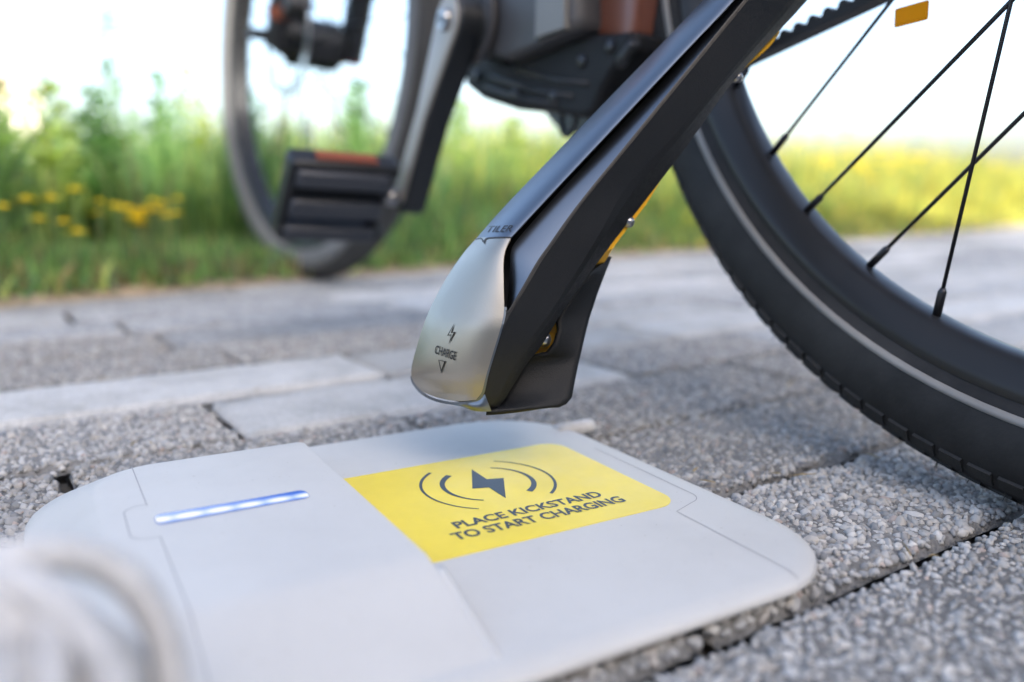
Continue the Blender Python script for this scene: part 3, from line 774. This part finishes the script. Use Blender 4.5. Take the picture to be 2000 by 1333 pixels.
# motor
pl = [onpl(*q, .048)[[0, 2]] for q in [(905, 120), (902, 165), (935, 192), (1000, 213), (1060, 214), (1105, 226), (1140, 232), (1160, 222), (1178, 172), (1196, 142), (1232, 100), (1236, 60), (1150, 66), (1060, 92), (985, 122), (940, 60)]]
v, f = prism(pl, -.050, .048, .05); motor = bevel(mobj('motor', v, f, M['motor'], bike, sharp=60), .013, 5, 25)
pl = [onpl(*q, .062)[[0, 2]] for q in [(900, -90), (1118, -90), (1122, 40), (1116, 60), (1040, 96), (985, 118), (950, 110), (915, 60)]]
v, f = prism(pl, -.05, .062, .06); bevel(mobj('motor_cover', v, f, M['motorgrey'], motor, sharp=60), .012, 5, 25)
pl = [onpl(*q, .060)[[0, 2]] for q in [(1062, -80), (1116, -80), (1116, 58), (1058, 78)]]
v, f = prism(pl, .058, .066, .02); bevel(mobj('cover_strip', v, f, simple('motor_light_strip', (.17, .163, .15), .45), motor, sharp=40), .002)
for q in [(935, 150), (1010, 185), (1085, 190), (1140, 120), (1195, 92)]:
    c_ = onpl(*q, .047); v, f = tube([c_+[0, -.004, 0], c_+[0, .0025, 0], c_+[0, .0035, 0]], [.0048, .0048, .0030], 10); mobj('motor_bolt', v, f, M['spoke'], motor, sharp=40)
for a_, b_ in [((950, 172), (1090, 205)), ((960, 150), (1120, 190)), ((1010, 135), (1150, 165))]:
    v, f = tube([onpl(*a_, .0475), onpl((a_[0]+b_[0])/2, (a_[1]+b_[1])/2+6, .0485), onpl(*b_, .0475)], .0022, 8); mobj('cooling_rib', v, f, M['black'], motor)
c_ = onpl(1110, 232, .035)
v, f = tube([c_+[.0095*cos(t_), 0, .0115*sin(t_)] for t_ in np.linspace(0, 2*pi, 25)], .0026, 8, caps=False); mobj('cable_guide', v, f, M['black'], motor)
v, f = tube([onpl(1165, 215, .02), onpl(1200, 150, .03), onpl(1215, 120, .045), onpl(1240, 85, .05)], .0042, 8); mobj('motor_cable', v, f, M['black'], motor)
# belt drive
V, F = lathe([(.060, -.049), (.078, -.049), (.0795, -.045), (.078, -.041), (.060, -.041)], 60, (BB[0]+.008, 0, BB[2])); mobj('sprocket', V, F, M['black'], bike, sharp=40)
V, F = lathe([(.020, -.049), (.047, -.049), (.047, -.041), (.020, -.041)], 40, (0, 0, R_)); mobj('rear_cog', V, F, M['black'], bike, sharp=40)
p0 = onpl(1500, 108, -.045); p1 = onpl(1705, 10, -.045); dv = (p1-p0); dv /= np.linalg.norm(dv)
b0 = p0-dv*.20; b1 = p1+dv*.17; up2 = np.array([-dv[2], 0, dv[0]])
if up2[2] < 0: up2 = -up2
VF = []; Lb = np.linalg.norm(b1-b0); Rm = np.stack([dv, np.array([0, 1, 0]), up2], -1)
VF.append(([b0+Rm @ np.array([x, y, z]) for x in (0, Lb) for y in (-.006, .006) for z in (0, .0052)], box(0, 0, 0, 1, 1, 1)[1]))
pt = .0112
for k in range(int(Lb/pt)):
    x0 = k*pt
    pr = [(x0+.0012, .0050), (x0+.0030, .0084), (x0+.0052, .0092), (x0+.0074, .0084), (x0+.0092, .0050)]
    v = [b0+Rm @ np.array([x, y, z]) for y in (-.006, .006) for x, z in pr]
    VF.append((v, [(4, 3, 2, 1, 0), (5, 6, 7, 8, 9)]+[(i, i+1, i+6, i+5) for i in range(4)]))
V, F = join(*VF); belt = mobj('drive_belt', V, F, M['belt'], bike, smooth=False)
q0 = np.array([BB[0]+.008, -.045, BB[2]+.079]); q1 = np.array([0, -.045, R_+.047])
v, f = tube([q0, q1], .004, 8); mobj('upper_run', v, f, M['belt'], belt)
# crank, axle and pedal on the near side
CE = np.array([.5575, .090, .1265]); CB = np.array([.4705, .086, .2640])
ax = (CE-CB); Lc = np.linalg.norm(ax); ax /= Lc; px_ = np.cross(np.array([0, 1., 0]), ax)
def crank_outline(w0, w1, wm, ext): 
    P = []
    for k in range(9):
        a = pi/2+pi*k/8; P.append(CB-0+ax*cos(a)*w0+px_*sin(a)*w0)
    P.append(CB+ax*Lc*.5-px_*wm)
    for k in range(9):
        a = -pi/2+pi*k/8; P.append(CB+ax*(Lc+ext)+ax*cos(a)*w1+px_*sin(a)*w1)
    P.append(CB+ax*Lc*.5+px_*wm); return [(q[0], q[2]) for q in P]
v, f = prism(crank_outline(.0215, .0140, .0115, .0), .070, .0905, .03); crank = bevel(mobj('crank_arm', v, f, M['crankblack'], bike, sharp=40), .002)
v, f = prism(crank_outline(.0185, .0095, .0082, -.004), .0900, .0930, .04); mobj('crank_face', v, f, M['crankface'], crank, sharp=40)
V, F = lathe([(0, .0975), (.0075, .0975), (.0085, .096), (.0085, .0925), (0, .0925)], 20, (CB[0], 0, CB[2]), closed=False); mobj('crank_bolt', V, F, M['steel'], crank, sharp=40)
V, F = lathe([(.003, .0982), (.0035, .0982), (.0035, .0975), (.003, .0975)], 12, (CB[0], 0, CB[2])); mobj('bolt_socket', V, F, M['groove'], crank)
v, f = tube([(CB[0], .07, CB[2]), (CB[0], .03, CB[2])], [.024, .026], 24); mobj('bottom_bracket', v, f, M['black'], motor)
v, f = tube([(CB[0], .0690, CB[2]), (CB[0], .0655, CB[2])], [.031, .031], 28); mobj('dust_ring', v, f, M['motorgrey'], motor, sharp=40)
# opposite crank
CE2 = np.array([.382, -.095, .405])
v, f = tube([(CB[0], -.07, CB[2]), CE2], [.014, .011], 12); mobj('crank_arm', v, f, M['crankblack'], bike)
v, f = box(CE2[0], CE2[1]-.055, CE2[2], .09, .09, .026); bevel(mobj('pedal', v, f, M['pedal'], bike, smooth=False), .005)
# pedal
PT = rotmat('Y', radians(52)); pc = CE+np.array([.004, .058, -.002])
def pv(v): return [PT @ q + pc for q in v]
v, f = join(box(0, 0, -.002, .020, .088, .012), box(.034, 0, 0, .016, .094, .024), box(-.034, 0, 0, .012, .094, .022), box(0, .044, 0, .078, .008, .020), box(0, -.040, 0, .072, .010, .018))
ped = bevel(mobj('pedal', pv(v), f, M['pedal'], bike, sharp=40), .0055, 4)
for x, s in ((.031, .015), (.004, .018), (-.026, .016)):
    for zs in (.0085, -.0125):
        v, f = box(x, .002, zs, s, .080, .008); bevel(mobj('grip_pad', pv(v), f, M['grip'], ped, sharp=40), .0028, 3)
for sg in (1, -1):
    v, f = box(sg*.0408, 0, 0, .003, .052, .011); mobj('pedal_reflector', pv(v), f, M['orange'], ped, smooth=False)
v, f = tube([CE+np.array([0, -.005, 0]), CE+np.array([0, .02, 0])], .0075, 12); mobj('pedal_axle', v, f, M['steel'], ped)

# ------------------------------------------------------------------ kickstand (part of the bicycle)
def dB(y):
    t = max(-15, 790-y); return .366-.013*(1-math.exp(-t/110))+.030*max(0, t-150)/640           # the near ridge recedes slightly upwards
cov = [  # (left silhouette A), (right border towards the groove)
    ((824, 765), (930, 781)), ((808, 746), (941, 766)), ((803, 724), (950, 732)), ((814, 677), (964, 686)), ((837, 610), (983, 618)),
    ((871, 545), (983.5, 562)), ((905, 495), (984, 500)), ((932, 464), (998, 464.5)),
    ((985, 404), (1066, 391)), ((1085, 300), (1160, 291)), ((1195, 186), (1265, 179)), ((1290, 88), (1346, 93)), ((1374, 0), (1430, 4)), ((1470, -105), (1528, -112)), ((1570, -215), (1628, -226))]
def cover_surface(rowsel, nu=9):
    P = []; PX = []
    for (a, b) in rowsel:
        da, db = dB(b[1])+.0235, dB(b[1])
        row = []
        for k in range(nu):
            u = k/(nu-1)
            x = a[0]+(b[0]-a[0])*u; y = a[1]+(b[1]-a[1])*u
            bul = 4*u*(1-u)
            if a == (824, 765): y += 9*bul
            d = da+(db-da)*(u**.8)-.0045*bul
            row.append(pb(x, y, d)); PX.append((x, y, d))
        P.append(row)
    return P, np.array(PX)
def surf(name, P, mat, parent, t=.0016, smooth=True, sub=1, sharp=None):
    nr, nc = len(P), len(P[0]); V = [q for r in P for q in r]
    cb_ = tb(CAM); a_, b_, c_ = V[(nr//2)*nc+nc//2], V[(nr//2)*nc+nc//2-1], V[(nr//2-1)*nc+nc//2]
    fc = grid_faces(nr, nc); q0_, q1_, q2_ = (V[fc[len(fc)//2][i]] for i in (0, 1, 2))
    if np.cross(q1_-q0_, q2_-q0_) @ (cb_-q0_) < 0: fc = [f_[::-1] for f_ in fc]
    o = mobj(name, V, fc, mat, parent, smooth)
    return o
def densify_rows(sel, m=3):
    """Catmull-Rom along the leg so that the outline is a curve"""
    out = []; A = [np.array(sum(map(list, r), [])) for r in sel]; n = len(A)
    for i in range(n-1):
        p0, p1, p2, p3 = A[max(i-1, 0)], A[i], A[i+1], A[min(i+2, n-1)]
        for k in range(m):
            t = k/m
            q = .5*((2*p1)+(-p0+p2)*t+(2*p0-5*p1+4*p2-p3)*t*t+(-p0+3*p1-3*p2+p3)*t**3)
            out.append(tuple((q[2*j], q[2*j+1]) for j in range(len(q)//2)))
    out.append(tuple((A[-1][2*j], A[-1][2*j+1]) for j in range(len(A[-1])//2)))
    return out
cap_rows = cov[:8]; cov_rows = cov[7:]
# side stations: (ridge B), (facet F), (right edge D)
side = [((938, 797), (950, 801), (960, 804)), ((945, 765), (963, 780), (978, 791)), ((954, 723), (985, 732), (1000, 758)), ((968, 679), (1012, 690), (1028, 713)), ((982, 632), (1043, 652), (1058, 675)),
        ((993, 608), (1074, 612), (1092, 620)), ((1023, 559), (1113, 552), (1140, 551)), ((1050, 512), (1148, 495), (1170, 510)), ((1074, 478), (1178, 445), (1205, 463)), ((1130, 400), (1224, 365), (1254, 400)),
        ((1228, 279), (1303, 280), (1342, 285)), ((1322, 163), (1392, 180), (1424, 170)), ((1378, 94), (1466, 93), (1492, 92)), ((1455, 0), (1542, 0), (1578, 0)), ((1550, -112), (1628, -110), (1662, -110)), ((1650, -226), (1728, -222), (1760, -222))]
sd_rows = densify_rows(side, 3)
def dF(B, q): return dB(B[1])
def side_surface(rows_):
    P = []
    for (B, Fp, D) in rows_:
        d0 = dB(B[1]); r = []
        k = min(1, max(.28, (np.hypot(D[0]-B[0], D[1]-B[1]))/120))
        for u in (0, .08, .5, 1): # ridge to facet
            r.append(pb(B[0]+(Fp[0]-B[0])*u, B[1]+(Fp[1]-B[1])*u, d0+(.0007 if u == 0 else 0)+.010*k*u))
        for u in (.35, .7, 1):
            r.append(pb(Fp[0]+(D[0]-Fp[0])*u, Fp[1]+(D[1]-Fp[1])*u, d0+.010*k+k*.013*u**1.4))
        P.append(r)
    return P
sideP = side_surface(sd_rows)
# core of the leg: closed body behind the visible skins
coreV = []; ncol = 6
A_rows = densify_rows(cov, 3); nA = len(A_rows)
for i, (B, Fp, D) in enumerate(sd_rows):
    t = i/(len(sd_rows)-1)*(nA-1); j = min(int(t), nA-2); fr_ = t-j
    a = [A_rows[j][0][m]*(1-fr_)+A_rows[j+1][0][m]*fr_ for m in (0, 1)]
    d0 = dB(B[1]); k = min(1, max(.28, (np.hypot(D[0]-B[0], D[1]-B[1]))/120))
    L3 = lambda p_, q_, s_: (p_[0]+(q_[0]-p_[0])*s_, p_[1]+(q_[1]-p_[1])*s_)
    mid = L3(a, D, .5)
    pts = [(*L3(a, mid, .06), d0+.0245), (*B, d0+.0068), (*Fp, d0+.010*k+.0028), (*L3(D, mid, .04), d0+.0235*k), (*L3(D, mid, .15), d0+.034*k+.006), (*L3(a, mid, .25), d0+.040)]
    coreV += [pb(*q) for q in pts]
nr = len(sd_rows); F = grid_faces(nr, ncol, closed_c=True)+[tuple(range(ncol))[::-1], tuple((nr-1)*ncol+k for k in range(ncol))]
ks = mobj('kickstand', coreV, F, M['groove'], bike, smooth=False)
ks['label'] = 'black kickstand with a satin metal charging foot'
sdo = surf('side_panel', sideP, M['side'], ks); sdo.data.set_sharp_from_angle(angle=radians(9))
# cap and cover skins
capP, capPX = cover_surface(densify_rows(cap_rows, 4), 13); cap = surf('charging_cap', capP, M['cap'], ks)
cvP, cvPX = cover_surface(densify_rows(cov_rows, 4), 13); cvr = surf('leg_cover', cvP, M['cover'], ks)
for o in (cap, cvr, sdo):
    m = o.modifiers.new('thick', 'SOLIDIFY'); m.thickness = .0012; m.offset = -1; m.use_rim = False
# strip between groove and side
strip = [((990.5, 597), (993, 606)), ((994, 560), (1010, 580)), ((995.5, 530), (1031, 545)), ((998, 492), (1048, 514)), ((1013, 465), (1074, 477)), ((1087, 381), (1130, 399)), ((1177, 284), (1226, 281)), ((1283, 169), (1320, 165)), ((1358, 87), (1377, 95)), ((1434, 4), (1454, 0)), ((1532, -112), (1549, -112)), ((1632, -226), (1649, -226))]
P = []
for a, b in densify_rows(strip, 4):
    d0 = dB(b[1]); P.append([pb(a[0]+(b[0]-a[0])*u, a[1]+(b[1]-a[1])*u, d0+.0010+.0052*(1-u)**1.0-.0003*4*u*(1-u)) for u in np.linspace(0, 1, 6)])
stp = surf('leg_strip', P, M['cover'], ks)
# metal lower end of the strip region is one with the cap finish; dark sealing lip around the cap
def px_ribbon(name, pts, wpx, mat, parent, dof=-.0004, depth=None):
    V = []
    A = densify_rows([((x, y),) for x, y in pts], 5); A = [np.array(q[0]) for q in A]
    for i, q in enumerate(A):
        t = A[min(i+1, len(A)-1)]-A[max(i-1, 0)]; t /= np.hypot(*t)+1e-9; nn_ = np.array([-t[1], t[0]])
        ww = wpx(i/(len(A)-1)) if callable(wpx) else wpx
        for sg in (-1, 1):
            e = q+nn_*ww/2*sg; dd_ = depth(e[0], e[1])+dof; V.append(pb(e[0], e[1], dd_))
    return mobj(name, V, grid_faces(len(A), 2), mat, parent, smooth=False)
def fitdepth(PX):
    """local plane through the nearest surface points"""
    def fd(x, y):
        r2 = (PX[:, 0]-x)**2+(PX[:, 1]-y)**2; k = np.argsort(r2)[:7]
        A_ = np.stack([np.ones(7), PX[k, 0]-x, PX[k, 1]-y], -1); w_ = 1/(r2[k]+4)
        return float(np.linalg.lstsq(A_*w_[:, None], PX[k, 2]*w_, rcond=None)[0][0])
    return fd
capd = fitdepth(capPX); cvd = fitdepth(cvPX)
ridge = [(934, 781), (944, 765), (952, 730), (966, 684), (979, 640), (985, 616), (987, 600)]
px_ribbon('cap_lip', [(804, 735), (808, 749), (824, 768), (850, 781.5), (886, 788.5), (916, 787)]+ridge, 5.5, M['cover'], ks, .0002, lambda x, y: capd(x, y))
px_ribbon('side_seam', [(989, 606), (994, 608), (1023, 559), (1050, 512), (1074, 478), (1130, 400), (1228, 279), (1322, 163), (1378, 94), (1455, 0), (1550, -112)], 3.2, M['groove'], ks, -.0004, lambda x, y: dB(y))
# rounded bottom bevel of the foot
bt = [((806, 748), (812, 752)), ((824, 768), (830, 772)), ((850, 781), (858, 786)), ((886, 788), (894, 793)), ((916, 786.5), (922, 802)), ((936, 781), (940, 804.5)), ((946, 768), (960, 804))]
P = []
for a, b in densify_rows(bt, 3):
    da = capd(min(a[0], 936), a[1])+.0004; v_ = at(b[0], b[1], 1)-CAM; db_ = (.0424-CAM_H)/v_[2]
    db_ = max(db_, da-.004) if b[0] > 890 else da+.002
    P.append([pb(a[0]+(b[0]-a[0])*u, a[1]+(b[1]-a[1])*u, da+(db_-da)*u-.0012*4*u*(1-u)) for u in (0, .33, .66, 1)])
surf('foot_bevel', P, M['cover'], ks)
# lettering on the cap
def cap_text(txt, o_, ux, vx, mat, parent, dfun, name='lettering', off=.02, lift=-.0006):
    V, F = text_mesh(txt, off); lo, hi = V.min(0), V.max(0); U = []
    for q in V:
        u = (q[0]-lo[0])/(hi[0]-lo[0]); v_ = (q[1]-lo[1])/(hi[1]-lo[1])
        x = o_[0]+ux[0]*u+vx[0]*v_; y = o_[1]+ux[1]*u+vx[1]*v_; U.append(pb(x, y, dfun(x, y)+lift))
    return mobj(name, U, F, mat, parent, smooth=False)
cap_text('CHARGE', (848, 691), (41, 14), (3, -17), M['cap_dark'], ks, capd)
def cap_poly(name, pts, mat, lift=-.0003, dfun=None):
    dfun = dfun or capd
    return mobj(name, [pb(x, y, dfun(x, y)+lift) for x, y in pts], [tuple(range(len(pts)))], mat, ks, smooth=False)
mobj('bolt_mark', [pb(x, y, capd(x, y)-.0006) for x, y in [(887, 632), (873, 656), (880.5, 655.5), (876, 673), (889, 648.5), (881.5, 649)]], [(0, 1, 2, 5), (5, 2, 3, 4)], M['cap_dark'], ks, smooth=False)
mobj('bolt_mark_face', [pb(x, y, capd(x, y)-.0009) for x, y in [(884.5, 639), (876.5, 654), (882.5, 653.5), (879.5, 663), (885.8, 650.6), (880, 651)]], [(0, 1, 2, 5), (5, 2, 3, 4)], M['cap'], ks, smooth=False)
cap_poly('arrow_mark', [(856, 703), (870, 706.5), (861.5, 730)], M['cap_dark'], -.0006)
cap_poly('arrow_mark_face', [(858, 704.6), (867.5, 707), (862, 722)], M['cap'], -.0009)
cap_text('TILER', (947, 454), (50, -2), (9, -12), M['cap_dark'], ks, cvd, off=.0)
px_ribbon('parting_line', [(929, 468), (940, 466), (944, 473), (950, 466), (970, 464), (998, 464)], 2.2, M['cap_dark'], ks, -.0004, cvd)
# rear part of the foot
Wl = [(950, 803), (958, 799), (970, 791), (993, 758), (1018, 717), (1038, 697), (1068, 695), (1085, 672), (1093, 645), (1091, 628), (1096, 616), (1120, 578), (1146, 543), (1152, 536)]
Wr = [(1092, 796.5), (1107, 789), (1117, 776), (1123, 745), (1129, 715), (1133, 698), (1133.5, 696), (1139, 672), (1145.5, 645), (1150, 627), (1153, 617), (1166, 577), (1180, 540), (1195, 502)]
P = []
for i, (a, b) in enumerate(zip(Wl, Wr)):
    Db = [s_ for s_ in side]; 
    ya = a[1]; dl = dB(ya-40)+.0235 if ya < 780 else (.3665+(804-ya)*.0006)
    if ya < 780: dl = min(dl, .381+(758-ya)*.00004)
    dr = .377+(797-b[1])*.00008
    row = []
    for u in np.linspace(0, 1, 9):
        x = a[0]+(b[0]-a[0])*u; y = a[1]+(b[1]-a[1])*u
        row.append(pb(x, y, dl+(dr-dl)*u+.0004*4*u*(1-u)*(1 if ya < 760 else .2)))
    P.append(row)
wd = surf('foot_fin', P, M['wedge'], ks, smooth=True); m = wd.modifiers.new('thick', 'SOLIDIFY'); m.thickness = .0022; m.offset = -1; m.use_rim = True; m.use_rim_only = False
# body of the fin behind, so that the foot is solid
fb = [(955, 797, .372), (1100, 790, .381), (1112, 776, .384), (1140, 660, .394), (1150, 620, .397), (1040, 640, .405), (960, 700, .408), (880, 770, .412)]
fv = [pb(*q) for q in fb]
lo_ = [at(*q)[2] for q in fb]
core2 = [pb(q[0], q[1], q[2]+.007) for q in [(968, 795, .372), (1098, 788, .379), (1108, 772, .381), (1126, 700, .386), (1060, 690, .387), (1010, 750, .382)]]
back2 = [pb(q[0]-14, q[1]-16, q[2]+.030) for q in [(968, 795, .372), (1098, 788, .379), (1108, 772, .381), (1126, 700, .386), (1060, 690, .387), (1010, 750, .382)]]
mobj('foot_core', core2+back2, grid_faces(2, 6, closed_c=True)+[(0, 1, 2, 3, 4, 5)[::-1], (6, 7, 8, 9, 10, 11)], M['groove'], ks, smooth=False)
# yellow insert behind the opening, bolt, yellow spine
yp = [(1030, 712), (1072, 706), (1098, 660), (1102, 622), (1080, 615), (1045, 665)]
mobj('yellow_insert', [pb(x, y, .3885) for x, y in yp]+[pb(x, y, .394) for x, y in yp], [(0, 1, 2, 3, 4, 5), (11, 10, 9, 8, 7, 6)]+grid_faces(2, 6, closed_c=True), M['yellowpart'], ks, smooth=False)
def bolt_head(px, py, d, r, parent, ln=.004, axis=(1, .3, 0)):
    c_ = pb(px, py, d); a_ = pb(px+60*axis[0], py+60*axis[1], d-.004)-c_; a_ /= np.linalg.norm(a_)
    v, f = tube([c_-a_*ln, c_, c_+a_*ln*.5, c_+a_*ln*.75], [r, r, r*.85, r*.45], 16); return mobj('bolt', v, f, M['steel'], parent, sharp=50)
bolt_head(1063, 664, .3845, .0036, ks)
sp = [((1146, 546), (1166, 541)), ((1170, 511), (1190, 497)), ((1203, 466), (1214, 462)), ((1253, 402), (1261, 401)), ((1292, 349), (1293, 349)), ((1342, 286), (1336, 287)), ((1424, 170), (1418, 172)), ((1462, 126), (1464, 126)), ((1490, 94), (1503, 92)), ((1520, 62), (1523, 62))]
P = []
for a, b in densify_rows(sp, 3):
    d0 = dB(a[1]+60)+.0262+max(0, a[1]-500)*.0004; P.append([pb(a[0]-8, a[1]-2, d0), pb(*b, d0+.002), pb(b[0]-14, b[1]-6, d0+.010)])
surf('yellow_spine', P, M['yellowpart'], ks, smooth=False)
bolt_head(1229, 434, dB(470)+.0255, .0027, ks, .003); bolt_head(1441, 152, dB(190)+.0255, .0027, ks, .003)
# pivot block up at the chainstay
q = pb(1700, -280, dB(-280)+.02)
v, f = tube([q, np.array([.14, .070, .325])], [.022, .02], 14); mobj('pivot_block', v, f, M['black'], ks)

# ------------------------------------------------------------------ blurred white cable bundle right in front of the lens
cb = empty('cable_bundle', Matrix.Translation(Vector((-.093, .115, .0))))
tag(cb, 'out of focus bundle of looped white cable in the near left corner', 'cable')
rr = random.Random(23)
for k in range(22):
    yaw = radians(rr.uniform(-35, 75)); tl = rr.uniform(.1, .75); ph = rr.uniform(0, 6); r_ = rr.uniform(.020, .036)
    eu = np.array([cos(yaw), sin(yaw), 0]); ev = np.array([-sin(yaw)*tl, cos(yaw)*tl, 1.]); ev /= np.linalg.norm(ev); ew = np.cross(eu, ev)
    cz = rr.uniform(.030, .048); c0 = np.array([rr.uniform(-.012, .010), rr.uniform(-.012, .010), cz])
    pts = []
    for j in range(49):
        a = 2*pi*j/48; q_ = 1+.10*sin(3*a+ph)+.08*cos(2*a+ph*2)
        q = c0+eu*(r_*q_*cos(a))+ev*(r_*q_*sin(a))+ew*(.005*sin(2*a+ph)); q[2] = max(q[2], .0042); pts.append(q)
    v, f = tube(pts, .0036, 10, caps=False); mobj('cable_loop', v, f, M['cable'], cb)

bpy.context.view_layer.update()
